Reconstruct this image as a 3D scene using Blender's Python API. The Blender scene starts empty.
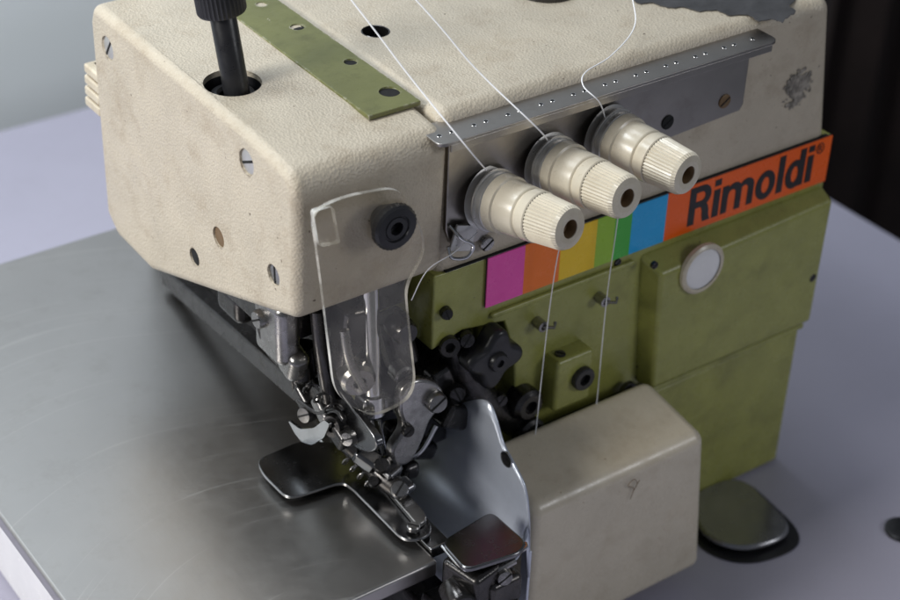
import bpy, bmesh, math, random
from mathutils import Vector, Matrix
random.seed(7)
C = bpy.context.scene.collection
V = Vector
# ---------------------------------------------------------------- camera maths (centimetres)
RT=V((.8148,-.5790,.0320)); DN=V((-.3002,-.4677,-.8314)); FW=V((.4960,.6679,-.5548))
CAM=V((-40.40,-51.71,44.01)); F=1735.0
def on(u,v,x=None,y=None,z=None):
    r=RT*((u-450)/F)+DN*((v-300)/F)+FW
    if x is not None: t=(x-CAM.x)/r.x
    elif y is not None: t=(y-CAM.y)/r.y
    else: t=(z-CAM.z)/r.z
    return CAM+r*t
# ---------------------------------------------------------------- materials
def mat(name,col,rough=.5,metal=0,var=.12,vs=.35,bump=0,bs=6,fine=.0,grime=0,gcol=(.08,.06,.04),spec=.5,stretch=None,rvar=.1,wear=0,wcol=(.05,.04,.03),voro=False,bd=.0004,scratch=0,stain=0,scol=(.3,.2,.1)):
    m=bpy.data.materials.new(name); m.use_nodes=True
    n=m.node_tree.nodes; l=m.node_tree.links; b=n['Principled BSDF']
    tc=n.new('ShaderNodeTexCoord'); mp=n.new('ShaderNodeMapping'); mp.inputs['Scale'].default_value=(100,100,100)
    l.new(tc.outputs['Object'],mp.inputs['Vector'])
    def noise(s,d=4,r=.6,vec=None,dist=0):
        t=n.new('ShaderNodeTexNoise'); t.inputs['Scale'].default_value=s; t.inputs['Detail'].default_value=d; t.inputs['Roughness'].default_value=r; t.inputs['Distortion'].default_value=dist
        l.new(vec or mp.outputs['Vector'],t.inputs['Vector']); return t.outputs['Fac']
    def ramp(f,a,bb,c0=0,c1=1):
        t=n.new('ShaderNodeMapRange'); t.inputs[1].default_value=a; t.inputs[2].default_value=bb; t.inputs[3].default_value=c0; t.inputs[4].default_value=c1
        l.new(f,t.inputs[0]); return t.outputs[0]
    def mix(fac,a,bb):
        t=n.new('ShaderNodeMix'); t.data_type='RGBA'
        l.new(fac,t.inputs[0])
        for i,s in ((6,a),(7,bb)):
            if isinstance(s,tuple): t.inputs[i].default_value=(*s,1)
            else: l.new(s,t.inputs[i])
        return t.outputs[2]
    c0=tuple(x*(1-var) for x in col); c1=tuple(min(1,x*(1+var)) for x in col)
    c=mix(ramp(noise(vs,5),.3,.7),c0,c1)
    if fine: c=mix(ramp(noise(12,2),.35,.7,0,fine),c,tuple(x*.45 for x in col))
    if grime: c=mix(ramp(noise(.55,8,.72),.52,.75,0,grime),c,gcol)
    if stain:
        c=mix(ramp(noise(.16,6,.7),.55,.70,0,stain),c,scol)
        c=mix(ramp(noise(5.5,2,.5),.70,.74,0,stain),c,scol)
    if wear:
        bv=n.new('ShaderNodeBevel'); bv.samples=4; bv.inputs['Radius'].default_value=.0016
        g=n.new('ShaderNodeNewGeometry'); dt=n.new('ShaderNodeVectorMath'); dt.operation='DOT_PRODUCT'
        l.new(bv.outputs[0],dt.inputs[0]); l.new(g.outputs['Normal'],dt.inputs[1])
        e=ramp(dt.outputs['Value'],.99,.9,0,1); nn=ramp(noise(2.2,6,.7),.5,.62,0,wear)
        mu=n.new('ShaderNodeMath'); mu.operation='MULTIPLY'; l.new(e,mu.inputs[0]); l.new(nn,mu.inputs[1])
        c=mix(mu.outputs[0],c,wcol)
        ch=ramp(noise(3.1,3,.5),.735,.75,0,wear); c=mix(ch,c,wcol)
    ro=ramp(noise(1.1,6,.65),.3,.7,max(0.02,rough-rvar),min(1,rough+rvar))
    if scratch:
        big=n.new('ShaderNodeTexNoise'); big.inputs['Scale'].default_value=.035; big.inputs['Detail'].default_value=0; l.new(mp.outputs['Vector'],big.inputs['Vector'])
        sc_=n.new('ShaderNodeVectorMath'); sc_.operation='SCALE'; sc_.inputs['Scale'].default_value=26; l.new(big.outputs['Color'],sc_.inputs[0])
        ad=n.new('ShaderNodeVectorMath'); ad.operation='ADD'; l.new(mp.outputs['Vector'],ad.inputs[0]); l.new(sc_.outputs[0],ad.inputs[1])
        for k,(rz,sx) in enumerate(((.35,.045),(-.5,.05),(1.2,.045),(.8,.04))):
            mp3=n.new('ShaderNodeMapping'); mp3.inputs['Scale'].default_value=(sx,4.2,.001); mp3.inputs['Rotation'].default_value=(0,0,rz); mp3.inputs['Location'].default_value=(k*7.3,k*3.1,0)
            l.new(ad.outputs[0],mp3.inputs['Vector'])
            nz=noise(1.0,3,.5,mp3.outputs['Vector'])
            s=ramp(nz,.675,.70,0,1)
            a=n.new('ShaderNodeMath'); a.operation='MULTIPLY_ADD'; l.new(s,a.inputs[0]); a.inputs[1].default_value=scratch*.14; l.new(ro,a.inputs[2]); ro=a.outputs[0]
            c=mix(ramp(nz,.675,.70,0,.45*scratch),c,(.62,.60,.57))
    l.new(c,b.inputs['Base Color'])
    l.new(ro,b.inputs['Roughness'])
    b.inputs['Metallic'].default_value=metal; b.inputs['Specular IOR Level'].default_value=spec
    if bump:
        bp=n.new('ShaderNodeBump'); bp.inputs['Strength'].default_value=bump; bp.inputs['Distance'].default_value=bd
        if voro:
            t=n.new('ShaderNodeTexVoronoi'); t.inputs['Scale'].default_value=bs
            l.new(mp.outputs['Vector'],t.inputs['Vector']); h=t.outputs['Distance']
            a=n.new('ShaderNodeMath'); a.operation='ADD'; l.new(h,a.inputs[0]); l.new(noise(bs*.8,5,.7),a.inputs[1]); h=a.outputs[0]
        elif stretch:
            mp2=n.new('ShaderNodeMapping'); mp2.inputs['Scale'].default_value=stretch; l.new(mp.outputs['Vector'],mp2.inputs['Vector'])
            h=noise(bs,4,.7,mp2.outputs['Vector'])
        else: h=noise(bs,4,.65)
        l.new(h,bp.inputs['Height']); l.new(bp.outputs[0],b.inputs['Normal'])
    return m
M={}
M['cream']=mat('cream_leather_paint',(.57,.50,.39),.35,var=.07,bump=.55,bs=8.5,voro=True,grime=.45,gcol=(.30,.22,.14),wear=.95,wcol=(.12,.08,.05),stain=.35,scol=(.33,.24,.14))
M['cream_smooth']=mat('cream_plastic',(.66,.59,.46),.28,var=.05,bump=.08,bs=8,grime=.35,gcol=(.36,.28,.18),wear=.6,wcol=(.3,.2,.1),stain=.3,scol=(.4,.3,.18))
M['knob']=mat('knob_cream_plastic',(.70,.635,.51),.26,var=.05,grime=.4,gcol=(.40,.30,.18),bump=.05,stain=.3,scol=(.38,.28,.16))
M['green']=mat('olive_green_paint',(.335,.34,.09),.30,var=.13,bump=.25,bs=4,grime=.45,gcol=(.12,.11,.035),wear=.85,wcol=(.03,.028,.02),stain=.35,scol=(.13,.12,.035))
M['greenplate']=mat('olive_plate_paint',(.15,.155,.05),.38,var=.15,bump=.2,bs=6,grime=.5,gcol=(.05,.05,.022),wear=.95,wcol=(.45,.43,.35),stain=.3,scol=(.07,.065,.03))
M['steel']=mat('brushed_steel',(.41,.395,.38),.35,1,var=.05,vs=.1,bump=.08,bs=3,stretch=(1,.05,1),grime=.22,gcol=(.25,.23,.20),rvar=.03,scratch=.42)
M['chrome']=mat('polished_metal',(.62,.62,.62),.17,1,var=.1,bump=.06,bs=5,grime=.2,gcol=(.2,.18,.16),rvar=.08)
M['disc']=mat('satin_disc_metal',(.60,.59,.57),.34,.65,var=.05,grime=.3,gcol=(.25,.2,.15))
M['bar']=mat('thread_bar_steel',(.40,.375,.35),.34,1,var=.08,bump=.03,bs=5,grime=.35,gcol=(.17,.14,.11),rvar=.04)
M['sheet']=mat('pale_sheet_steel',(.68,.725,.82),.34,.6,var=.03,rvar=.03,grime=.15,gcol=(.40,.42,.48))
M['cast']=mat('cast_metal',(.36,.35,.34),.28,.95,var=.2,vs=1,bump=.35,bs=3,grime=.75,gcol=(.05,.045,.04))
M['gun']=mat('dark_polished_metal',(.21,.21,.215),.24,1,var=.1,grime=.2,gcol=(.08,.08,.08),rvar=.06)
M['dark']=mat('oily_black_metal',(.07,.067,.066),.24,.85,var=.3,vs=1.2,bump=.3,bs=3,grime=.4,gcol=(.17,.15,.13))
M['black']=mat('black_oxide',(.016,.016,.018),.35,0,var=.2,bump=.1,bs=6)
M['hole']=mat('hole_black',(.006,.006,.006),.8)
M['brown']=mat('knob_bore_brass',(.20,.125,.06),.5,.3)
M['white']=mat('white_enamel',(.88,.87,.86),.2,var=.04,grime=.12,gcol=(.55,.52,.46))
M['table']=mat('grey_lilac_laminate',(.46,.445,.545),.40,var=.04,vs=.08,fine=.16,bump=.05,bs=10,grime=.12,gcol=(.34,.32,.36))
M['wall']=mat('white_wall_paint',(.84,.89,.92),.8,var=.03,vs=.02,bump=.1,bs=.5)
M['floor']=mat('dark_floor',(.03,.02,.017),.6,var=.3,vs=.05)
M['curtain']=mat('dark_brown_cloth',(.016,.009,.008),.9,var=.3,vs=.1)
M['film']=mat('torn_charcoal_film',(.055,.054,.056),.5,var=.3,vs=1,bump=.5,bs=2)
M['foot']=mat('grey_painted_foot',(.32,.32,.33),.22,.8,var=.1)
for k,c in dict(pink=(.92,.09,.46),orange=(1,.20,.008),yellow=(.95,.62,.01),lime=(.32,.56,.03),lgreen=(.06,.46,.05),blue=(.01,.40,.80),red=(1,.13,.003)).items():
    M[k]=mat('label_'+k,c,.3,var=.04,grime=.15,gcol=tuple(x*.5 for x in c))
M['ink']=mat('label_ink',(.012,.01,.01),.35)
M['thread']=mat('white_thread',(.95,.95,.97),.7,var=.03)
def plastic(name,haze,tint,gmin=.02,gmax=.12,dc=(.78,.74,.66)):
    m=bpy.data.materials.new(name); m.use_nodes=True; n=m.node_tree.nodes; l=m.node_tree.links
    out=n['Material Output']; n.remove(n['Principled BSDF'])
    t=n.new('ShaderNodeBsdfTransparent'); t.inputs[0].default_value=(*tint,1)
    d=n.new('ShaderNodeBsdfDiffuse'); d.inputs['Color'].default_value=(*dc,1)
    g=n.new('ShaderNodeBsdfGlossy'); g.inputs['Roughness'].default_value=.05
    lw=n.new('ShaderNodeLayerWeight'); lw.inputs[0].default_value=.3
    pw=n.new('ShaderNodeMapRange'); pw.inputs[1].default_value=0; pw.inputs[2].default_value=1; pw.inputs[3].default_value=gmin; pw.inputs[4].default_value=gmax
    l.new(lw.outputs['Facing'],pw.inputs[0])
    tc=n.new('ShaderNodeTexCoord'); ns=n.new('ShaderNodeTexNoise'); ns.inputs['Scale'].default_value=60; ns.inputs['Detail'].default_value=6
    l.new(tc.outputs['Object'],ns.inputs['Vector'])
    mr=n.new('ShaderNodeMapRange'); mr.inputs[1].default_value=.4; mr.inputs[2].default_value=.75; mr.inputs[3].default_value=haze*.4; mr.inputs[4].default_value=haze*2.4
    l.new(ns.outputs['Fac'],mr.inputs[0])
    m1=n.new('ShaderNodeMixShader'); l.new(mr.outputs[0],m1.inputs[0]); l.new(t.outputs[0],m1.inputs[1]); l.new(d.outputs[0],m1.inputs[2])
    m2=n.new('ShaderNodeMixShader'); l.new(pw.outputs[0],m2.inputs[0]); l.new(m1.outputs[0],m2.inputs[1]); l.new(g.outputs[0],m2.inputs[2])
    l.new(m2.outputs[0],out.inputs['Surface']); return m
M['clear']=plastic('clear_guard_plastic',.04,(.96,.945,.91))
M['litedge']=plastic('guard_plastic_lit_edge',.5,(.96,.95,.90),.08,.4,(.85,.83,.77))  # paler copy for the side faces: light caught by the edges, painted in
# ---------------------------------------------------------------- mesh helpers
def bx(bm,c,s,rot=None,mi=0):
    r=bmesh.ops.create_cube(bm,size=1)
    mt=Matrix.Translation(V(c))@(rot.to_4x4() if rot else Matrix())@Matrix.Diagonal((*s,1))
    bmesh.ops.transform(bm,matrix=mt,verts=r['verts'])
    for v in r['verts']:
        for f in v.link_faces: f.material_index=mi
def frame(ax):
    ax=V(ax).normalized(); h=V((0,0,1)) if abs(ax.z)<.9 else V((1,0,0))
    a=ax.cross(h).normalized(); b=ax.cross(a).normalized(); return a,b,ax
def lathe(bm,prof,o,ax,seg=40,flute=0,mi=0,every=2):
    a,b,ax=frame(ax); o=V(o); rings=[]
    for p in prof:
        r,h=p[0],p[1]; k=len(p)>2 and p[2]
        if r<=1e-6: rings.append([bm.verts.new(o+ax*h)]); continue
        ring=[]
        for i in range(seg):
            t=2*math.pi*i/seg; rr=r*(1-flute) if (k and i%every==0) else r
            ring.append(bm.verts.new(o+ax*h+(a*math.cos(t)+b*math.sin(t))*rr))
        rings.append(ring)
    fs=[]
    for q in range(len(rings)-1):
        A,B=rings[q],rings[q+1]
        if len(A)==1 and len(B)==1: continue
        for i in range(seg):
            j=(i+1)%seg
            if len(A)==1: fs.append(bm.faces.new((A[0],B[i],B[j])))
            elif len(B)==1: fs.append(bm.faces.new((A[i],B[0],A[j])))
            else: fs.append(bm.faces.new((A[i],B[i],B[j],A[j])))
    for f in fs: f.material_index=mi
    bmesh.ops.recalc_face_normals(bm,faces=fs)
def prism(bm,pts,vec,mi=0,side=None):
    a=[bm.verts.new(V(p)) for p in pts]; b=[bm.verts.new(V(p)+V(vec)) for p in pts]
    fs=[bm.faces.new(a),bm.faces.new(b[::-1])]; n=len(pts); fs[0].material_index=fs[1].material_index=mi
    for i in range(n):
        f=bm.faces.new((a[i],a[(i+1)%n],b[(i+1)%n],b[i])); f.material_index=mi if side is None else side; fs.append(f)
    bmesh.ops.recalc_face_normals(bm,faces=fs)
def tube(bm,pts,r,seg=8,mi=0):
    pts=[V(p) for p in pts]; rings=[]
    for i,p in enumerate(pts):
        d=(pts[min(i+1,len(pts)-1)]-pts[max(i-1,0)]); a,b,_=frame(d)
        if rings:
            pa=rings[-1][1]; a=(pa-d.normalized()*pa.dot(d.normalized())).normalized(); b=d.normalized().cross(a)
        rr=r[i] if isinstance(r,(list,tuple)) else r
        rings.append(([bm.verts.new(p+(a*math.cos(2*math.pi*k/seg)+b*math.sin(2*math.pi*k/seg))*rr) for k in range(seg)],a))
    fs=[]
    for q in range(len(rings)-1):
        A,B=rings[q][0],rings[q+1][0]
        for i in range(seg): fs.append(bm.faces.new((A[i],A[(i+1)%seg],B[(i+1)%seg],B[i])))
    fs.append(bm.faces.new(rings[0][0])); fs.append(bm.faces.new(rings[-1][0][::-1]))
    for f in fs: f.material_index=mi
    bmesh.ops.recalc_face_normals(bm,faces=fs)
def spline(ctrl,n=8):
    P=[V(c) for c in ctrl]; out=[]
    for i in range(len(P)-1):
        p0=P[max(i-1,0)];p1=P[i];p2=P[i+1];p3=P[min(i+2,len(P)-1)]
        for k in range(n):
            t=k/n; out.append(.5*((2*p1)+(-p0+p2)*t+(2*p0-5*p1+4*p2-p3)*t*t+(-p0+3*p1-3*p2+p3)*t**3))
    out.append(P[-1]); return out
def loopspline(P,n=5):
    P=[V(c) for c in P]; out=[]; N=len(P)
    for i in range(N):
        p0,p1,p2,p3=P[i-1],P[i],P[(i+1)%N],P[(i+2)%N]
        for k in range(n):
            t=k/n; out.append(.5*((2*p1)+(-p0+p2)*t+(2*p0-5*p1+4*p2-p3)*t*t+(-p0+3*p1-3*p2+p3)*t**3))
    return out
def rnd(P,r,n=5):
    P=[V(c) for c in P]; out=[]; N=len(P)
    for i in range(N):
        a,b,c=P[i-1],P[i],P[(i+1)%N]
        ra=min(r,(a-b).length*.48); rc=min(r,(c-b).length*.48)
        s=b+(a-b).normalized()*ra; e=b+(c-b).normalized()*rc
        for k in range(n+1):
            t=k/n; out.append(s*(1-t)**2+b*2*t*(1-t)+e*t*t)
    return out
def obj(name,bm,ms,parent=None,bevel=0,seg=3,ang=35):
    if parent is not None and parent is not tb: bmesh.ops.translate(bm,verts=bm.verts,vec=-O)
    me=bpy.data.meshes.new(name); bm.to_mesh(me); bm.free()
    for m in (ms if isinstance(ms,(list,tuple)) else [ms]): me.materials.append(M[m])
    o=bpy.data.objects.new(name,me); C.objects.link(o); o.parent=parent
    for p in me.polygons: p.use_smooth=True
    if bevel:
        md=o.modifiers.new('bevel','BEVEL'); md.width=bevel; md.segments=seg; md.limit_method='ANGLE'; md.angle_limit=math.radians(ang); md.harden_normals=True
    else: me.set_sharp_from_angle(angle=math.radians(ang))
    return o
def cut(o,fns):
    """really drill holes into a bevelled part"""
    for fn in fns:
        bm=NB(); fn(bm); bmesh.ops.translate(bm,verts=bm.verts,vec=-O)
        me=bpy.data.meshes.new('cutter'); bm.to_mesh(me); bm.free(); c=bpy.data.objects.new('cutter',me); C.objects.link(c); c.parent=mc
        md=o.modifiers.new('hole','BOOLEAN'); md.object=c; md.operation='DIFFERENCE'; md.solver='EXACT'
    bpy.context.view_layer.update()
    dg=bpy.context.evaluated_depsgraph_get(); me=bpy.data.meshes.new_from_object(o.evaluated_get(dg))
    cs=[md.object for md in o.modifiers if md.type=='BOOLEAN']; o.modifiers.clear(); o.data=me
    for c in cs: cm=c.data; bpy.data.objects.remove(c); bpy.data.meshes.remove(cm)
    for p in me.polygons: p.use_smooth=True
    me.set_sharp_from_angle(angle=math.radians(35))
    w=o.modifiers.new('wn','WEIGHTED_NORMAL'); w.keep_sharp=True
def tag(o,label,cat=None,group=None,kind=None):
    if label: o['label']=label
    if cat: o['category']=cat
    if group: o['group']=group
    if kind: o['kind']=kind
    return o
def empty(name,loc=(0,0,0)):
    o=bpy.data.objects.new(name,None); o.empty_display_size=.02; C.objects.link(o); o.location=loc; return o
NB=bmesh.new
def simple(name,fn,ms,parent,bevel=0,**k):
    bm=NB(); fn(bm); return obj(name,bm,ms,parent,bevel,**k)
def screw(name,c,ax,r,m='cast',h=.15,slot=True,parent=None,hexs=False,sa=.6,label=None):
    bm=NB(); ax=V(ax).normalized()
    if hexs: lathe(bm,[(r,-.1),(r,h*.8),(r*.93,h),(r*.5,h)],c,ax,36); lathe(bm,[(r*.5,h),(r*.5,h-.25),(0,h-.25)],c,ax,6,mi=1)
    else:
        lathe(bm,[(r,-.1),(r,h*.6),(r*.85,h),(0,h*1.05)],c,ax,32)
        if slot:
            a,b,_=frame(ax); d=(a*math.cos(sa)+b*math.sin(sa)); e=ax.cross(d)
            rot=Matrix((d,e,ax)).transposed(); bx(bm,V(c)+ax*(h*1.0),(r*1.75,r*.2,.05),rot,1)
    o=obj(name,bm,[m,'hole'],parent)
    if label: o['label']=label
    return o
tb=None; O=V((5,8,-18.5))
# ================================================================= SETTING
bm=NB(); bx(bm,(-60,76,0),(330,2,200)); wall=obj('wall',bm,'wall'); tag(wall,'white painted wall behind the table','wall',kind='structure')
bm=NB(); bx(bm,(100,150,-95),(700,500,2)); tag(obj('floor',bm,'floor'),'dark floor beyond the table','floor',kind='structure')
bm=NB()
loop=[]
N=90
for i in range(N+1): loop.append((103+i*1.6,70+1.8*math.sin(i*.9)+.8*math.sin(i*.37),-94))
for i in range(N,-1,-1): loop.append((103+i*1.6,71+1.8*math.sin(i*.9)+.8*math.sin(i*.37),-94))
prism(bm,loop,(0,0,190)); cur=obj('curtain',bm,'curtain'); tag(cur,'dark brown curtain hanging behind the right end of the table','curtain')
TZ=-18.5
tb=empty('table',(-10,10,-94))
simple('table_top',lambda bm:bx(bm,(-21.8+10,10-10+.2,TZ-1.5+94),(136.4,100.4,3)),'table',tb,.25)
for x,y in ((-70,-30),(38,-30),(-70,50),(38,50)):
    simple('leg',lambda bm:bx(bm,(x+10,y-10,(TZ-3+94)/2),(4,4,TZ-3+94)),'dark',tb,.3)
tag(tb,'grey lilac laminate table top under the sewing machine','table')
# ================================================================= MACHINE
mc=empty('sewing_machine',O)
tag(mc,'cream and olive overlock sewing machine with rainbow name strip and three tension knobs','sewing machine')
XR=21.9
def fn(bm):
    pl=[(-2.9,2.62),(XR,2.62),(XR,-8.3),(XR,TZ+.1),(1.2,TZ+.1),(1.2,-8.2),(2.2,-6.2),(1.9,-3.5),(1.2,-1.3),(-1.2,-.9),(-2.9,-1.4)]
    prism(bm,[(x,0,z) for x,z in pl],(0,3.2,0))
simple('body_casting',fn,'green',mc,.12)
simple('rear_casting',lambda bm:bx(bm,((XR-.1-4.8)/2,12.6,-7.9),(XR-.1+4.8,18.6,20.8)),'green',mc,.4)
def fn(bm):
    bx(bm,(-3.9,14.5,-2.4),(2.4,19,10.9))
    bx(bm,(-5.6,9.0,1.6),(7.6,13.5,3.2)); bx(bm,(-1.2,4.6,-4.6),(5.2,3.6,7.4))
simple('inner_frame',fn,'dark',mc,.1)
def fn(bm):
    pl=[(-2.75,1.9),(21.7,1.9),(20.35,10.5),(-2.75,10.5)]
    prism(bm,[(x,.08,z) for x,z in pl],(0,21,0))
up=simple('upper_housing',fn,'cream',mc,.7,seg=6)
q=on(376,31,z=10.5)
cut(up,[lambda bm:lathe(bm,[(0,-1.2),(.62,-1.2),(.62,.5),(0,.5)],q,(0,0,1),36)])
simple('oil_hole_rim',lambda bm:lathe(bm,[(.6,-1.0),(.6,.0),(.64,.02),(.68,-.01)],q,(0,0,1),36),'dark',mc)
simple('oil_hole_floor',lambda bm:lathe(bm,[(.6,-.9),(0,-.9)],q,(0,0,1),36),'hole',mc)
simple('housing_seam',lambda bm:bx(bm,(9.6,.02,2.68),(23.8,.2,.07)),'hole',mc)
def fn(bm):
    pl=[(-.55,3.3),(-.75,9.4),(-.2,10.15),(3,10.48),(17.2,10.75),(17.6,9.8),(17.7,-.6),(16.6,-1.5),(13.0,-1.6),(6,.9),(1.6,2.5)]
    prism(bm,[(-10.3,y,z) for y,z in pl],(7.45,0,0))
hc=simple('head_cover',fn,'cream',mc,.6,seg=6)
p=on(233,82,z=10.57)
cs=[((108,48),.5,'disc'),((247,162),.5,'disc'),((219,237),.42,'brown'),((195,257),.38,'hole'),((274,275),.42,'cast')]
def drill(c,r,d,ax): return lambda bm:lathe(bm,[(0,-d),(r,-d),(r,.6),(0,.6)],c,ax,40)
cut(hc,[drill(p,1.25,2.0,(0,0,1))]+[drill(on(*uv,x=-10.3),r*1.18,.3,(-1,0,0)) for uv,r,m in cs])
simple('rod_recess',lambda bm:(lathe(bm,[(1.24,-.25),(1.24,-1.4),(.55,-1.4)],p,(0,0,1),48),lathe(bm,[(.95,-1.39),(.95,-.5),(.7,-.45),(.6,-.6)],p,(0,0,1),36)),'black',hc)
for uv,r,m in cs:
    ps=on(*uv,x=-10.3)+V((.12,0,0)); screw('cover_screw',ps,(-1,0,0),r*1.1,m,h=.06,parent=hc,sa=random.random()*3,slot=(m in('cast','disc')))
def fn(bm):
    for i in range(4): bx(bm,(-8.9,18.4+.08*i,6.6-.62*i),(2.4,1.6,.5))
    bx(bm,(-8.7,18.3,5.7),(2.2,1.5,2.3))
simple('rear_grip',fn,'cream_smooth',mc,.12)
ax=V((-.08,.13,1)).normalized(); p=p+V((.05,-.15,0))
rod=simple('pressure_rod',lambda bm:(lathe(bm,[(.56,-1.3),(.56,3.2),(.5,3.3),(.5,3.6)],p,ax,32),),'black',mc)
simple('rod_knob',lambda bm:lathe(bm,[(.5,3.15),(.98,3.2,0),(1.05,3.3,1),(1.05,5.2,1),(.95,5.4,0),(0,5.4)],p,ax,72,flute=.06),'black',rod)
# olive strip bolted on the top seam
zt=10.56
A=on(372,118,z=zt);B=on(419,99,z=zt)
y0=(A.y+B.y)/2
def surf(y): return zt+.02+.11+(y-y0-9.3)*.012
def fn(bm):
    x0,x1=A.x,B.x
    bx(bm,((x0+x1)/2,y0+9.3,zt+.02),(x1-x0,18.6,.22),Matrix.Rotation(.012,3,'X'))
gp=simple('seam_plate',fn,'greenplate',mc,.04)
hs=[]
for (u,v,r) in ((390,91,.46),(351,62,.3),(298,28,.33),(262,6,.25)):
    q=on(u,v,z=zt+.05); q.z=surf(q.y); hs.append((q,r))
cut(gp,[drill(q,r,.09,(0,0,1)) for q,r in hs])
for q,r in hs:
    simple('plate_hole',lambda bm:lathe(bm,[(r*.97,-.07),(r*.5,-.065),(0,-.065)],q,(0,0,1),28),'hole',gp)
q=on(546,-10,z=10.5); simple('oil_cap',lambda bm:lathe(bm,[(1.5,0),(1.5,.25),(1.3,.35),(1.2,.2),(0,.2)],q,(0,0,1),40),'dark',mc)
def fn(bm):
    out=[(628,-4),(640,4),(655,3),(668,8),(684,7),(700,12),(716,10),(730,16),(748,15),(758,21),(772,19),(782,23),(790,16),(797,12),(790,6),(796,-2),(780,-14),(700,-26),(640,-20)]
    P=[on(u,v,z=10.53) for u,v in out]; Q=[]
    for i,a in enumerate(P):
        b=P[(i+1)%len(P)]
        for k in range(4): Q.append(a.lerp(b,k/4)+V((random.uniform(-.07,.07),random.uniform(-.07,.07),0)))
    prism(bm,Q,(0,0,.04))
simple('torn_film',fn,'film',mc)
M['smudge']=mat('worn_spot',(.30,.27,.23),.55,.1,var=.6,vs=2.5,bump=.5,bs=3,grime=.9,gcol=(.06,.055,.05))
q=on(798,88,y=.06)
def fn(bm):
    for k in range(110):
        rr=1.0*math.sqrt(random.random()); t=random.uniform(0,6.28); c=q+V((rr*math.cos(t),-.0012*k*.3,rr*math.sin(t)*1.1)); s=random.uniform(.06,.36)*(1.25-rr)
        pts=[c+V((math.cos(2*math.pi*i/9)*s*random.uniform(.6,1.3),0,math.sin(2*math.pi*i/9)*s*random.uniform(.6,1.3))) for i in range(9)]
        prism(bm,pts,(0,-.008,0))
simple('worn_spot',fn,'smudge',up)
# ---- name strip
bounds=[484,524,560,596,614,631,666]
xs=[on(u,285-(u-484)*.38,y=-.12).x for u in bounds]; xs[0]=-.05; xe=21.75
cols=['pink','orange','yellow','lime','lgreen','blue','red']
bm=NB(); bx(bm,((xs[0]+xe)/2,-.05,1.33),(xe-xs[0],.1,2.72))
strip=obj('name_strip',bm,'black',mc,.04)
for i,c in enumerate(cols):
    x0=xs[i]; x1=(xs+[xe])[i+1]
    bm=NB(); bx(bm,((x0+x1)/2,-.13,1.33),(x1-x0-.004,.06,2.66)); o=obj('colour_band',bm,c,strip); o['label']=c.replace('lgreen','green').replace('lime','yellow green').replace('red','orange red')+' band of the name strip'
def letters(x0,x1,z0):
    H=2.12; X=1.56; w=.44; L=[]
    def rect(a,b,c,d): L.append([(a,b),(c,b),(c,d),(a,d)])
    def strip_(o,i):
        for k in range(len(o)-1): L.append([o[k],o[k+1],i[k+1],i[k]])
    def arc(cx,cy,rx,ry,a0,a1,n=14): return [(cx+rx*math.cos(math.radians(a0+(a1-a0)*k/n)),cy+ry*math.sin(math.radians(a0+(a1-a0)*k/n))) for k in range(n+1)]
    def ring(cx,cy,rx,ry,ix,iy): strip_(arc(cx,cy,rx,ry,0,360,30),arc(cx,cy,ix,iy,0,360,30))
    x=0
    rect(x,0,x+w,H)
    yb=H*.42; cy=(H+yb)/2; ry=(H-yb)/2
    strip_([(x+w*.9,H),(x+.85,H)]+arc(x+.85,cy,.60,ry,90,-90)+[(x+w*.9,yb)],[(x+w*.9,H-.36),(x+.80,H-.36)]+arc(x+.80,cy,.24,ry-.36,90,-90)+[(x+w*.9,yb+.36)])
    strip_([(x+.70,yb+.1),(x+.86,yb-.08),(x+.93,yb-.30),(x+.95,.3),(x+1.03,0)],[(x+1.12,yb+.2),(x+1.30,yb-.02),(x+1.38,yb-.28),(x+1.40,.32),(x+1.52,0)])
    x+=1.52+.13
    def i_(x): rect(x,0,x+w,X); rect(x,H-.36,x+w,H)
    i_(x); x+=w+.16
    rect(x,0,x+w*.96,X)
    for k in range(2):
        a=x+k*.86
        strip_([(a+.30,X-.5)]+arc(a+.83,X-.46,.53,.50,180,0)+[(a+1.36,0)],[(a+w,X-.62)]+arc(a+.69,X-.58,.25,.26,180,0)+[(a+.94,0)])
    x+=.86+1.36+.14
    ring(x+.70,X/2,.70,X/2+.05,.27,X/2-.32); x+=1.40+.15
    rect(x,0,x+w,H); x+=w+.14
    ring(x+.66,X/2,.66,X/2+.05,.24,X/2-.32); rect(x+.92,0,x+.92+w,H); x+=.92+w+.16
    i_(x); x+=w
    k=(x1-x0)/x
    bm=NB()
    for j,poly in enumerate(L):
        y=-.1605-.00004*j
        vs=[bm.verts.new((x0+a*k,y,z0+b)) for a,b in poly]
        try: bm.faces.new(vs)
        except ValueError: pass
    bmesh.ops.remove_doubles(bm,verts=bm.verts,dist=1e-5)
    r=bmesh.ops.extrude_face_region(bm,geom=bm.faces[:]); bmesh.ops.translate(bm,verts=[g for g in r['geom'] if isinstance(g,bmesh.types.BMVert)],vec=(0,-.015,0))
    return obj('lettering',bm,'ink',strip)
tx0=on(687,228,y=-.17).x; tx1=on(812,170,y=-.17).x
letters(tx0,tx1,.36)
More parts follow.
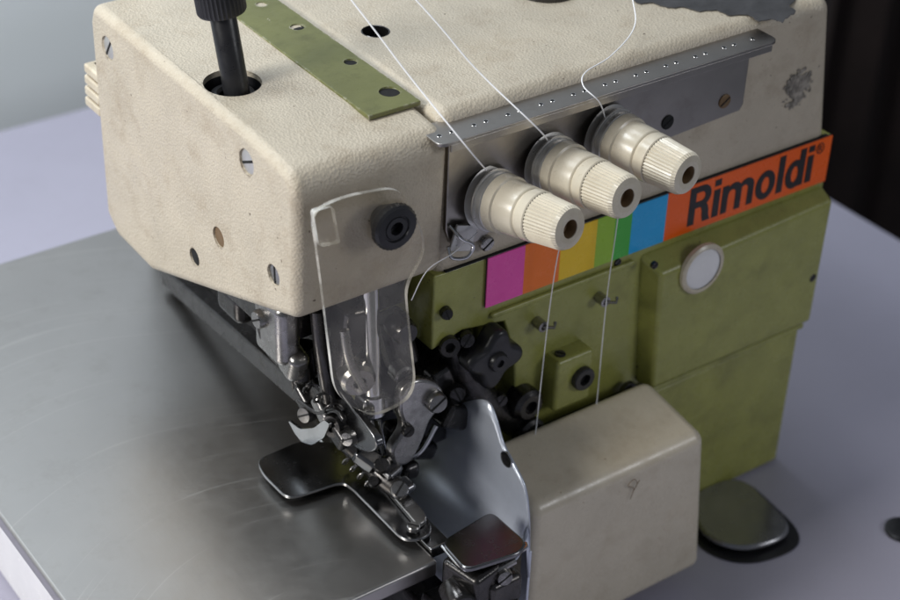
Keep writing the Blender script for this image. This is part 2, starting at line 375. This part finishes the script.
def text(s,x0,x1,z0,size,y,bold,parent,name,sp=1.0):
    cu=bpy.data.curves.new('t','FONT'); cu.body=s; cu.size=size; cu.offset=bold; cu.extrude=.012; cu.space_character=sp
    to=bpy.data.objects.new('t',cu); C.objects.link(to); bpy.context.view_layer.update()
    dg=bpy.context.evaluated_depsgraph_get(); me=bpy.data.meshes.new_from_object(to.evaluated_get(dg)); bpy.data.objects.remove(to)
    mx=max(v.co.x for v in me.vertices); mn=min(v.co.x for v in me.vertices); k=(x1-x0)/(mx-mn)
    for v in me.vertices:
        c=v.co.copy(); v.co=V((x0+(c.x-mn)*k,y-c.z,z0+c.y))-O
    me.materials.clear(); me.materials.append(M['ink']); me.name=name
    o=bpy.data.objects.new(name,me); C.objects.link(o); o.parent=parent; return o
text('®',tx1+.12,tx1+.66,1.85,.85,-.175,.0,strip,'registered_mark')
# ---- green lower front block with sight window
def fn(bm):
    pl=[(9.3,-.35),(XR-.05,-.35),(XR-.15,-8.35),(10.0,-8.35)]
    a=[bm.verts.new((x,.1,z)) for x,z in pl]
    pf=[(10.0,-1.25),(XR-.25,-.7),(XR-.35,-8.25),(10.3,-8.25)]
    b=[bm.verts.new((x,-1.0,z)) for x,z in pf]
    fs=[bm.faces.new(a),bm.faces.new(b[::-1])]+[bm.faces.new((a[i],a[(i+1)%4],b[(i+1)%4],b[i])) for i in range(4)]
    bmesh.ops.recalc_face_normals(bm,faces=fs)
simple('front_block',fn,'green',mc,.22,seg=4)
q=on(702,268,y=-1.05)
sw=simple('sight_window',lambda bm:lathe(bm,[(1.38,-.1),(1.38,.12),(1.25,.2),(1.12,.16)],q,(0,-1,0),48),'cream_smooth',mc)
simple('sight_window_lens',lambda bm:lathe(bm,[(1.14,.1),(.9,.15),(.5,.2),(0,.22)],q,(0,-1,0),48),'white',sw)
simple('seam_lip',lambda bm:bx(bm,((1.4+XR)/2,-.2,-8.95),(XR-1.4-.3,.5,.35)),'green',mc,.1)
simple('seam_gap',lambda bm:bx(bm,((2+XR)/2,-.02,-8.6),(XR-2.2,.1,.22)),'hole',mc)
def fn(bm):
    pl=[(11,-9.2),(XR-.3,-9.2),(XR-.3,TZ+.2),(11.5,TZ+.2)]
    prism(bm,[(x,.2,z) for x,z in pl],(0,-.5,0))
simple('lower_panel',fn,'green',mc,.2)
# ---- recess parts
c0=on(545,352,y=-.9); c1=on(600,410,y=-.9)
sb=simple('screw_block',lambda bm:bx(bm,((c0.x+c1.x)/2,-.4,-5.6),(2.3,1.2,3.0)),'green',mc,.22)
screw('block_screw',on(582,377,y=-1.02),(0,-1,0),.62,'black',h=.3,hexs=True,parent=sb)
q=on(566,347,y=-.8); screw('block_set_screw',V((q.x,-.45,-4.1)),(0,0,1),.28,'dark',h=.08,parent=sb)
simple('casting_rib',lambda bm:bx(bm,(4.6,-.1,-.6),(8.6,.26,.3)),'green',mc,.12)
for (u,v) in ((543,326),(605,301)):
    q=on(u,v,y=-.5)
    def fn(bm):
        lathe(bm,[(.28,-.6),(.28,.1),(.16,.12),(.16,0),(0,0)],q,(0,-1,0),20); tube(bm,[q+V((.0,-.1,0)),q+V((.3,-.5,.1)),q+V((.5,-.3,.2))],.09)
    simple('thread_eyelet',fn,'cast',mc)
screw('casting_bolt',on(628,390,y=-.5),(0,-1,0),.5,'dark',h=.2,hexs=True,parent=mc)
screw('casting_bolt',on(812,277,y=-.9),(0,-1,0),.28,'dark',h=.1,parent=mc)
for (u,v) in ((655,265),(618,262),(640,365)):
    screw('casting_screw',on(u,v,y=-.02 if u<650 else -.9),(0,-1,0),.2,'dark',h=.08,parent=mc)
q=on(493,357,y=-.6)
def fn(bm):
    n=72; a=[]
    for i in range(n):
        t=2*math.pi*i/n; r=1.36+.26*math.cos(4*t+.6)
        a.append(q+V((math.cos(t)*r,.7,math.sin(t)*r)))
    prism(bm,a,(0,-1.1,0))
sk=simple('star_knob',fn,'black',mc,.3,seg=5,ang=50)
simple('star_knob_hub',lambda bm:lathe(bm,[(.5,0),(.5,.5),(.42,.62),(.2,.64),(.18,.5),(0,.5)],q,(0,-1,0),30),'black',sk)
lk=simple('looper_linkage',lambda bm:tube(bm,spline([on(447,292,y=1.2),on(452,330,y=1.0),on(464,372,y=.6),on(490,405,y=.3),on(522,425,y=.2)],10),[.9-.004*i for i in range(41)],18),'dark',mc)
def fn(bm):
    lathe(bm,[(.85,0),(.85,.9),(.65,1.1),(.35,1.1),(.35,.8),(0,.8)],on(518,396,y=.2),(0,-1,0),28)
    lathe(bm,[(.75,0),(.75,1.0),(.6,1.15),(0,1.15)],on(520,422,y=.2),(0,-1,0),28)
simple('linkage_boss',fn,'dark',lk)
for k,(u,v,r) in enumerate(((449,345,.5),(466,338,.4),(456,392,.45),(478,404,.42),(500,398,.35),(446,312,.3))):
    screw('linkage_screw',on(u,v,y=-.1),(-.3,-1,.15),r,'dark',h=.3,parent=lk,sa=k,hexs=(k%3==0))
# ---- thread tension group
def fn(bm):
    pl=[(-2.45,9.9),(-2.45,4.9),(-2.2,4.2),(-1.6,3.75),(-.4,3.8),(1.2,5.0),(3.5,5.4),(9.3,5.75),(14.7,6.0),(14.9,6.3),(14.9,9.9)]
    prism(bm,[(x,.1,z) for x,z in pl],(0,-.25,0))
tp=simple('tension_plate',fn,'bar',mc,.05)
zf=9.85; yf=-1.35
bx0,bx1=on(436,155,y=yf).x,on(780,41,y=yf).x
def fn(bm):
    x0,x1=bx0,bx1
    pts=rnd([(x0+.2,yf,zf),(x1,yf,zf),(x1,.5,zf),(x0+.3,.5,zf)],.5)
    prism(bm,pts,(0,0,.16))
    bx(bm,((x0+x1)/2+.2,yf+.07,zf-.16),(x1-x0-1.2,.12,.36))
tg=simple('thread_guide_bar',fn,'bar',mc,.03)
def fn(bm):
    k=0; x=bx0+.7
    while x<bx1-.5:
        p=V((x,yf+.75,zf+.16)); lathe(bm,[(.13,-.01),(.12,.012),(.09,.012)],p,(0,0,1),14,mi=1); lathe(bm,[(.09,.014),(0,.014)],p,(0,0,1),14)
        x+=.62 if k%2==0 else 1.15; k+=1
simple('guide_hole_row',fn,['hole','chrome'],tg)
for (u,v) in ((668,122),(725,101)):
    screw('plate_screw',on(u,v,y=-.16),(0,-1,0),.36,'brown' if u>700 else 'hole',h=.06,parent=tp)
knobs=[((488,197),(571,229)),((548,163),(628,198)),((606,134),(689,175))]
labs=['left','middle','right']
for i,(b0,e0) in enumerate(knobs):
    P=on(*b0,y=-.3); E=on(*e0,y=-5.1)
    axk=(E-P).normalized(); L=(E-P).length; k=L/5.4
    kn=simple('tension_knob',lambda bm:lathe(bm,[(1.0,.9*k),(1.28,.93*k),(1.34,1.0*k),(1.30,1.5*k),(1.20,1.56*k),(1.16,2.7*k),(1.14,2.75*k),(1.06,2.8*k),(1.06,2.95*k),(1.15,3.0*k),(1.14,3.45*k),(1.09,3.5*k)],P,axk,64),'knob',mc,ang=40)
    kn['label']=f'cream tension knob, {labs[i]} of the three'
    simple('tension_disc',lambda bm:(lathe(bm,[(.5,-.2),(1.42,.0),(1.46,.06),(.9,.22),(.9,.3),(1.42,.42),(1.42,.5),(.6,.62)],P,axk,48),),'disc',kn)
    simple('spring_cup',lambda bm:lathe(bm,[(1.3,.5),(1.34,.62),(1.34,.82),(1.25,.9)],P,axk,48),'disc',kn)
    simple('ribbed_cap',lambda bm:lathe(bm,[(1.04,3.45*k),(1.10,3.52*k,1),(1.0,5.15*k,1),(.9,5.36*k,0),(.64,5.42*k),(.42,5.40*k),(.40,5.25*k)],P,axk,88,flute=.055),'knob',kn,ang=12)
    simple('knob_bore',lambda bm:(lathe(bm,[(.41,5.36*k),(.33,5.1*k),(.30,4.9*k),(0,4.85*k)],P,axk,28),),'brown',kn)
q=on(463,243,y=-.5)
hk=simple('thread_hook',lambda bm:bx(bm,q+V((.1,.1,.2)),(1.2,.15,1.3),Matrix.Rotation(.3,3,'Y')),'disc',mc,.05)
simple('hook_wire',lambda bm:tube(bm,spline([q+V((-.5,.3,.9)),q+V((-.3,-.3,.5)),q+V((.2,-.5,.1)),q+V((0,-.4,-.5)),q+V((-.6,-.1,-.5)),q+V((-.7,.1,0))]),.08,10),'chrome',hk)
screw('hook_screw',on(487,243,y=-.2),(0,-1,0),.36,'cast',h=.15,parent=hk)
# ---- clear needle guard
yg=-1.5
gp2=[(312,212),(345,197),(398,187),(412,206),(426,238),(424,258),(407,286),(409,312),(417,384),(408,402),(374,418),(346,403),(335,388),(328,330),(318,250)]
bm=NB(); prism(bm,rnd([on(u,v,y=yg) for u,v in gp2],.75),(0,.2,0),0,1)
gd=obj('needle_guard',bm,['clear','litedge'],mc,ang=60); gd['label']='clear plastic needle guard with rounded lower end'
bm=NB(); prism(bm,rnd([on(u,v,y=yg-.28) for u,v in ((314,212),(334,206),(341,243),(320,247))],.2),(0,.27,0),0,1); obj('guard_tab',bm,['clear','litedge'],gd)
q=on(393,225,y=-1.55)
gk=simple('guard_knob',lambda bm:(lathe(bm,[(.5,-.9),(1.0,-.05),(1.04,.0,1),(1.04,.26,1),(.92,.36),(.62,.38),(.58,.3),(.5,.3)],q,(0,-1,0),60,flute=.03),lathe(bm,[(.55,.28),(.5,.34),(.3,.34)],q,(0,-1,0),30),lathe(bm,[(.3,.34),(.28,.05),(0,.05)],q,(0,-1,0),6)),'black',mc)
# ---- cloth plate
zp=-8.0; xr=-6.3
def fn(bm):
    xl=-21.1; yb=27.3
    pl=[(xl+.6,-5.7),(xr,-5.7),(xr,5.2),(-5.0,5.2),(-5.0,yb),(xl+.6,yb),(xl,yb-.6),(xl,-5.1)]
    prism(bm,[(x,y,zp) for x,y in pl],(0,0,-.9))
simple('cloth_plate',fn,'steel',mc,.18)
simple('plate_support',lambda bm:bx(bm,(-13.5,12,(zp-1+TZ)/2),(11,24,zp-.9-TZ-.1)),'white',mc,.3)
simple('looper_housing',lambda bm:bx(bm,(-4.4,-1.0,(-11.0+TZ)/2),(4.8,8.0,-11.0-TZ)),'dark',mc,.3)
npl=simple('needle_plate',lambda bm:bx(bm,(-5.72,-.2,zp-.12),(1.1,9.8,.6)),'chrome',mc,.08)
def fn(bm):
    for x in (-5.95,-5.7,-5.45):
        for k in range(12): bx(bm,(x,-2.0+k*.26,zp+.2),(.14,.14,.16),Matrix.Rotation(.6,3,'X'))
simple('feed_dog',fn,'cast',npl)
screw('needle_plate_screw',(-5.7,3.5,zp+.18),(0,0,1),.36,'dark',h=.1,parent=npl)
# presser foot
zf2=-7.6
def fn(bm):
    o=[(257,462),(263,476),(286,499),(297,499),(342,484),(352,490),(402,541),(416,543),(432,536),(431,524),(392,484),(360,455),(338,445),(310,443),(298,444)]
    prism(bm,rnd([on(u,v,z=zf2) for u,v in o],.5),(0,0,.16),0,1)
pf=simple('presser_foot',fn,['gun','chrome'],mc,.04)
simple('foot_toe',lambda bm:prism(bm,rnd([on(u,v,z=zf2+.2) for u,v in ((350,450),(362,446),(425,516),(428,524),(418,530))],.3),(0,0,.3)),'cast',pf,.08)
def fn(bm):
    tube(bm,spline([on(404,492,z=-7.0),on(386,478,z=-6.7),on(366,456,z=-6.2),on(350,440,z=-5.6)]),[.5+.005*i for i in range(25)],16)
simple('foot_shank',fn,'dark',pf)
for (u,v,z,s,r) in ((388,470,-6.3,(1.0,1.1,.8),.3),(404,486,-6.7,(.9,.9,.5),.1),(368,458,-5.8,(.9,1.2,.8),.5)):
    simple('foot_block',lambda bm:bx(bm,on(u,v,z=z),s,Matrix.Rotation(r,3,'X')@Matrix.Rotation(r,3,'Z')),'gun',pf,.2,seg=4)
for u,v,r,z,m in ((400,490,.42,-6.4,'cast'),(382,466,.36,-5.8,'dark'),(374,482,.26,-6.6,'dark')): screw('foot_screw',on(u,v,z=z),(-.3,-.5,.8),r,m,h=.25,parent=pf,sa=u)
screw('foot_screw',on(414,527,z=zf2+.4),(0,0,1),.3,'cast',h=.12,parent=pf)
def fn(bm):
    c=on(360,472,z=-6.8); tube(bm,[c+V((math.cos(t*.5)*.26,.05*t-1.2,math.sin(t*.5)*.26)) for t in range(0,52)],.05,8)
simple('foot_spring',fn,'cast',pf)
# presser arm
def fn(bm):
    a=on(168,272,x=-6);b=on(302,388,x=-7.2)
    d=(b-a).normalized(); s=V((.45,0,0)); uu=d.cross(V((1,0,0))).normalized()*.6
    prism(bm,[a-s-uu,a+s-uu,a+s+uu,a-s+uu],b-a)
    c=on(356,446,y=1.0); dd=c-b
    prism(bm,[b-s-uu,b+s-uu,b+s+uu,b-s+uu],dd)
pa=simple('presser_arm',fn,'dark',mc,.12)
screw('arm_screw',on(311,412,x=-7.8),(-1,-.3,.2),.42,'cast',h=.5,parent=pa)
screw('arm_screw',on(337,424,x=-7.6),(-1,-.3,.2),.55,'dark',h=.4,parent=pa,hexs=True)
screw('arm_screw',on(352,437,x=-7.4),(-1,-.4,.3),.36,'cast',h=.4,parent=pa)
for (u,v,x,s,r) in ((305,397,-7.7,(.7,1.2,.9),.5),(325,408,-7.7,(.8,1.3,.8),.7),(342,432,-7.5,(.9,1.4,1.0),.4),(322,392,-7.3,(.8,1,1.4),.2)):
    simple('arm_joint',lambda bm:bx(bm,on(u,v,x=x),s,Matrix.Rotation(r,3,'X')),'dark' if s[2]!=.8 else 'cast',pa,.22,seg=4)
simple('arm_lever',lambda bm:prism(bm,loopspline([on(u,v,x=-7.3) for u,v in ((302,378),(318,372),(334,384),(352,408),(376,440),(372,452),(356,448),(338,428),(318,402))]),(.4,0,0)),'gun',pa,.1)
simple('arm_link',lambda bm:tube(bm,spline([on(u,v,x=-8) for u,v in ((300,400),(318,412),(336,410),(345,420))]),.13,12),'dark',pa)
def fn(bm):
    c=on(326,402,x=-8.0)
    tube(bm,[c+V((math.cos(t*.5)*.34,.07*t-.9,math.sin(t*.5)*.34)) for t in range(0,44)],.06,8)
simple('arm_spring',fn,'dark',pa)
def fn(bm):
    q=[on(u,v,x=-8.2) for u,v in ((288,420),(300,429),(314,428),(324,420),(330,424),(324,438),(312,445),(302,442),(295,433))]
    prism(bm,rnd(q,.2),(.16,0,0))
simple('chain_finger',fn,'chrome',pa,.04)
# lifter castings under the head
a=on(278,325,x=-9.0)
lf=simple('lifter_casting',lambda bm:bx(bm,a,(1.2,2.4,3.2)),'cast',mc,.45,seg=5)
simple('lifter_toe',lambda bm:bx(bm,a+V((.3,-.8,-1.6)),(1.0,1.4,1.6),Matrix.Rotation(.3,3,'X')),'cast',lf,.4,seg=5)
simple('lifter_lug',lambda bm:bx(bm,on(238,300,x=-8.6),(1.2,2.2,1.6)),'dark',lf,.45,seg=5)
simple('lifter_pin',lambda bm:lathe(bm,[(.7,0),(.7,1.5),(.5,1.7),(0,1.7)],on(300,345,x=-8),(0,-.2,-1),24),'dark',lf)
simple('lifter_rod',lambda bm:tube(bm,spline([on(318,310,x=-7.8),on(322,350,x=-7.8),on(330,400,x=-7.6)]),.35,14),'dark',lf)
simple('lifter_link',lambda bm:tube(bm,spline([on(262,322,x=-9.4),on(272,350,x=-9.2),on(296,372,x=-8.6)]),.28,14),'dark',lf)
screw('lifter_screw',on(262,318,x=-9.6),(-1,0,0),.45,'cast',h=.3,parent=lf)
# needle bar & clamp
nb=V((-6.0,.4,3.2)); ne=on(374,405,y=-.3)
nx=(ne-nb).normalized(); nl=(ne-nb).length
ndl=simple('needle_bar',lambda bm:lathe(bm,[(.38,0),(.38,nl-.6),(.52,nl-.55),(.52,nl+.4),(.36,nl+.6),(0,nl+.6)],nb,nx,28),'chrome',mc)
for dx in (-.2,.2):
    def fn(bm):
        s=ne+V((dx,0,-.3)); e=on(388+dx*10,474,y=-.2); tube(bm,[s,s.lerp(e,.8),e],[.09,.07,.03],8)
    simple('needle',fn,'chrome',ndl)
simple('needle_clamp',lambda bm:bx(bm,ne+V((.1,.2,.1)),(1.5,1.0,.8),Matrix.Rotation(.2,3,'Y')),'gun',ndl,.22,seg=4)
screw('needle_clamp_screw',ne+V((-.5,-.4,.1)),(-.6,-1,0),.26,'cast',h=.2,parent=ndl)
nd=simple('needle_drive',lambda bm:bx(bm,on(350,335,y=.9),(1.4,1.6,3.6),Matrix.Rotation(.1,3,'Y')),'dark',mc,.4,seg=5)
simple('drive_block',lambda bm:bx(bm,on(397,340,y=1.0),(1.5,1.2,3.2),Matrix.Rotation(-.25,3,'Y')),'dark',nd,.4,seg=5)
simple('drive_crank',lambda bm:lathe(bm,[(.8,0),(.8,.8),(.65,1.0),(.3,1.0),(.3,.8),(0,.8)],on(354,370,y=.4),(-.3,-1,0),28),'cast',nd)
simple('drive_pin',lambda bm:lathe(bm,[(.6,0),(.6,.9),(.5,1.1),(0,1.1)],on(396,322,y=.2),(-.1,-1,0),28),'dark',nd)
simple('drive_pin',lambda bm:lathe(bm,[(.5,0),(.5,.7),(.4,.8),(0,.8)],on(398,368,y=.3),(-.1,-1,0),28),'cast',nd)
simple('drive_link',lambda bm:tube(bm,spline([on(345,330,y=0),on(350,360,y=-.3),on(364,388,y=-.5)]),.22,12),'cast',nd)
# upper looper lever
def fn(bm):
    o=[(404,390),(420,380),(440,385),(446,402),(432,420),(424,440),(412,462),(398,466),(392,452),(404,430),(400,410)]
    prism(bm,loopspline([on(u,v,y=-1.2) for u,v in o]),(0,.6,0))
lp=simple('upper_looper',fn,'cast',mc,.18,seg=4)
screw('looper_screw',on(436,401,y=-1.3),(-.2,-1,.2),.5,'cast',h=.35,parent=lp)
screw('looper_screw',on(408,430,y=-1.3),(-.2,-1,.2),.3,'dark',h=.2,parent=lp)
lcr=simple('looper_carrier',lambda bm:bx(bm,on(428,425,y=1.2),(2.2,1,2.0)),'dark',mc,.3,seg=4)
for (u,v,y,s,r) in ((452,412,-.2,(1.6,1.4,1.3),.5),(408,468,-.5,(.9,1.0,.9),0),(415,400,.8,(1.4,1,2.0),.5),(440,378,.6,(1.2,1,1.6),-.3),(392,440,.4,(1.0,.9,2.0),.2),(420,448,.6,(1.6,1.0,.9),.4)):
    simple('carrier_lug',lambda bm:bx(bm,on(u,v,y=y),s,Matrix.Rotation(r,3,'Y')),'dark',lcr,.28,seg=4)
simple('looper_blade',lambda bm:tube(bm,spline([on(436,425,y=-.8),on(420,452,y=-.9),on(398,462,y=-.7),on(388,458,y=-.5)]),[.16-.0045*i for i in range(25)],10),'chrome',lcr)
simple('lower_looper_rod',lambda bm:tube(bm,spline([on(446,398,y=.2),on(428,396,y=-.4),on(412,404,y=-.6),on(402,424,y=-.4)]),.2,12),'dark',lcr)
# ---- pale curved side sheet
def fn(bm):
    cp=[V((p[0],p[1],0)) for p in [(-6.1,-12),(-5.9,-8.5),(-5.4,-6.5),(-4.6,-5.7),(-3.6,-5.0),(-2.9,-3.9),(-2.3,-3.45),(-1.4,-3.9),(.5,-5.5),(2.5,-7.2),(5,-8.5)]]
    cs=spline(cp,10)
    def ztop(y):
        for a,b in zip(cs,cs[1:]):
            if a[0]<=y<=b[0]: return a[1]+(b[1]-a[1])*(y-a[0])/max(1e-6,(b[0]-a[0]))
        return cs[-1][1]
    ys=[-6.05+i*.09 for i in range(110)]
    low=[(-1.32,-7.6),(-1.4,-8.4),(-1.62,-9.1),(-2.05,-9.7),(-2.7,-10.15),(-3.5,-10.4),(-4.4,-10.5),(-5.3,-10.5)]
    rows=[]
    for y in ys:
        zt_=ztop(y); row=[]
        for k in range(6):
            z=zt_+(min(-7.2,zt_-.2)-zt_)*k/5; row.append((-1.3-.02*k/5,y,z))
        for x,z in low: row.append((x,y,min(z,zt_-.4 if x>-1.5 else z)))
        rows.append([bm.verts.new(p) for p in row])
    for a,b in zip(rows,rows[1:]):
        for i in range(len(a)-1): bm.faces.new((a[i],a[i+1],b[i+1],b[i]))
    bmesh.ops.recalc_face_normals(bm,faces=bm.faces)
sh=simple('side_sheet',fn,'sheet',mc,0,ang=60)
md=sh.modifiers.new('thick','SOLIDIFY'); md.thickness=.12; md.offset=0
q=on(507,459,x=-1.4)
simple('sheet_hole',lambda bm:(lathe(bm,[(.42,-.02),(.40,.04),(.34,.03)],q,(-1,0,0),28,mi=1),lathe(bm,[(.34,.03),(.3,.015),(0,.015)],q,(-1,0,0),28)),['dark','chrome'],sh)
simple('sheet_edge',lambda bm:bx(bm,(-1.28,-5.75,-14.2),(.14,.6,9.0)),'sheet',sh,.04)
# ---- cream looper cover
def fn(bm):
    yb=-1.0
    fr=[(-.55,-5.1,-8.4),(10.3,-5.1,-8.4),(11.1,-5.3,-17.4),(-.6,-5.3,-17.4)]
    bk=[(-.35,yb,-7.2),(9.8,yb,-7.2),(10.6,yb,-17.4),(-.4,yb,-17.4)]
    a=[bm.verts.new(p) for p in bk]; b=[bm.verts.new(p) for p in fr]
    fs=[bm.faces.new(a),bm.faces.new(b[::-1])]+[bm.faces.new((a[i],a[(i+1)%4],b[(i+1)%4],b[i])) for i in range(4)]
    bmesh.ops.recalc_face_normals(bm,faces=fs)
lc=simple('looper_cover',fn,'cream_smooth',mc,.6,seg=8)
def fn(bm):
    base=on(632,488,y=-5.25)
    pts=[(0,-.7),(.15,-.1),(-.25,.25),(.1,.5),(.35,.1),(.1,-.3),(.5,.3)]
    tube(bm,spline([base+V((x,0,z)) for x,z in pts],5),.018,6)
simple('cover_mark',fn,'brown',lc)
# ---- front latch
zl=-7.3
la=simple('front_latch',lambda bm:prism(bm,rnd([on(u,v,z=zl) for u,v in ((441,541),(492,510),(527,541),(522,552),(466,570))],.5),(0,0,-.3)),'gun',mc,.1)
simple('latch_lip',lambda bm:tube(bm,spline([on(u,v,z=zl-.25) for u,v in ((443,546),(463,568),(476,568),(522,551),(526,543))]),.09,10),'chrome',la)
simple('latch_hinge',lambda bm:bx(bm,on(478,575,z=-9),(2.6,2.2,2.2),Matrix.Rotation(.2,3,'Z')),'dark',la,.3,seg=4)
simple('latch_block',lambda bm:bx(bm,on(500,587,z=-9.5),(1.8,1.2,1.6)),'dark',la,.3,seg=4)
simple('latch_base',lambda bm:bx(bm,on(470,620,z=-11.5),(3.6,3.0,3.0)),'dark',la,.3)
simple('latch_pin',lambda bm:tube(bm,spline([on(455,562,z=-8.6),on(470,574,z=-8.4),on(495,570,z=-8.2),on(515,560,z=-8)],6),.2,10),'cast',la)
simple('latch_roller',lambda bm:lathe(bm,[(.7,0),(.7,1.2),(.6,1.35),(.3,1.35),(.3,1.1),(0,1.1)],on(454,588,z=-9.2),(-.3,-1,0),26),'dark',la)
screw('latch_screw',on(502,573,z=-8.6),(-.3,-1,.2),.4,'cast',h=.5,parent=la)
# ---- foot on the table
def rr(pts,z,s=1.0):
    P=[on(u,v,z=z) for u,v in pts]; c=sum(P,V())/len(P); return rnd([c+(p-c)*s for p in P],1.6,8)
fp=[(686,502),(742,480),(797,531),(794,550),(745,565),(700,548)]
simple('foot_gap_shade',lambda bm:prism(bm,rr(fp,TZ+.02,1.08),(0,0,.1)),'black',mc,.03)  # black sheet painting the dark gap of the cutout around the foot
simple('machine_foot',lambda bm:prism(bm,rr([(u-3,v-6) for u,v in fp],TZ+.3,.92),(0,0,.4)),'foot',mc,.2)
# ---- round black plug on the table
bm=NB(); q=on(903,531,z=TZ); lathe(bm,[(1.0,0),(1.0,.15),(.8,.25),(0,.25)],(0,0,0),(0,0,1),30)
bt=obj('table_plug',bm,'black'); bt.location=q; tag(bt,'black round plug set in the table right of the machine','plug')
# ---- threads
def thread(pts,label,r=.025):
    b=V(pts[-1]); bm=NB(); P=[V(p)-b for p in pts]
    tube(bm,spline(P,8),r,6)
    o=obj('thread',bm,'thread'); o.location=b; tag(o,label,'thread'); return o
def ext(a,b,k): return b+(b-a)*k
h=on(470,150,z=zf+.2); m_=on(352,0,y=3.5); thread([ext(h,m_,1.5),m_,h.lerp(m_,.5)+V((0,0,-.1)),h,on(487,170,y=-.6)],'leftmost white thread running down to the guide bar over the left tension knob',.034)
h=on(536,126,z=zf+.2); m_=on(415,-2,y=3); thread([ext(h,m_,1.5),m_,h.lerp(m_,.5)+V((0,0,-.25)),h,on(548,140,y=-.6)],'middle white thread running down to the guide bar over the middle tension knob',.034)
h=on(600,102,z=zf+.17)
thread([on(624,-90,z=15),on(632,-10,z=12),on(635,26,z=11.2),on(612,55,z=10.9),on(586,72,z=10.75),on(584,86,z=10.6),h,on(606,120,y=-.5)],'curved white thread slack above the right tension knob',.028)
thread([on(565,228,y=-1.2),on(557,262,y=-1.2),on(548,325,y=-1.0),on(537,425,y=-1.5),on(535,440,y=-1.5)],'white thread hanging below the left tension knob past the olive screw block')
thread([on(620,205,y=-1.0),on(616,235,y=-1.0),on(607,300,y=-1.0),on(598,395,y=-1.3),on(596,410,y=-1.3)],'white thread hanging below the middle tension knob right of the olive screw block')
thread([on(478,232,y=-.7),on(455,252,y=-1),on(428,270,y=-1),on(412,300,y=-.6)],'short white thread slanting from the chrome hook to the clear guard')
# ================================================================= to metres
S=.01
for me in {o.data for o in bpy.data.objects if o.type=='MESH'}:
    for v in me.vertices: v.co*=S
for o in bpy.data.objects:
    o.location*=S
    for md in o.modifiers:
        if md.type=='BEVEL': md.width*=S
        if md.type=='SOLIDIFY': md.thickness*=S
# ================================================================= light
w=bpy.data.worlds.new('World'); bpy.context.scene.world=w; w.use_nodes=True
w.node_tree.nodes['Background'].inputs[0].default_value=(.78,.85,1,1); w.node_tree.nodes['Background'].inputs[1].default_value=.13
def area(loc,tgt,size,e,col):
    l=bpy.data.lights.new('area','AREA'); l.energy=e; l.size=size; l.color=col; o=bpy.data.objects.new('window_or_fill_light',l); C.objects.link(o)
    o.location=loc; o.rotation_euler=(V(tgt)-V(loc)).to_track_quat('-Z','Y').to_euler(); return o
area((-1.15,.08,.58),(0,0.0,0),.36,11.5,(1,.985,.95))
area((.1,.45,1.3),(.05,.1,-.1),.45,2.9,(.86,.92,1))  # added cool fill from above and behind, not a window
area((-.35,.30,.85),(-.05,.76,.05),.3,5.2,(.88,.95,1))  # added lamp aimed at the wall to brighten it
area((.75,-1.1,.5),(.05,0,-.05),.35,2.9,(.94,.96,1))  # added fill from the front right, no real source
# ================================================================= camera
cd=bpy.data.cameras.new('Camera'); cam=bpy.data.objects.new('Camera',cd); C.objects.link(cam); bpy.context.scene.camera=cam
R3=Matrix((RT.normalized(),(-DN).normalized(),(-FW).normalized())).transposed()
cam.matrix_world=Matrix.Translation(CAM*S)@R3.to_4x4()
cd.sensor_width=36; cd.lens=F/900*36; cd.clip_start=.05; cd.clip_end=50
cd.dof.use_dof=True; cd.dof.focus_distance=.75; cd.dof.aperture_fstop=9
sc=bpy.context.scene; sc.view_settings.view_transform='Standard'; sc.view_settings.look='None'; sc.view_settings.exposure=0
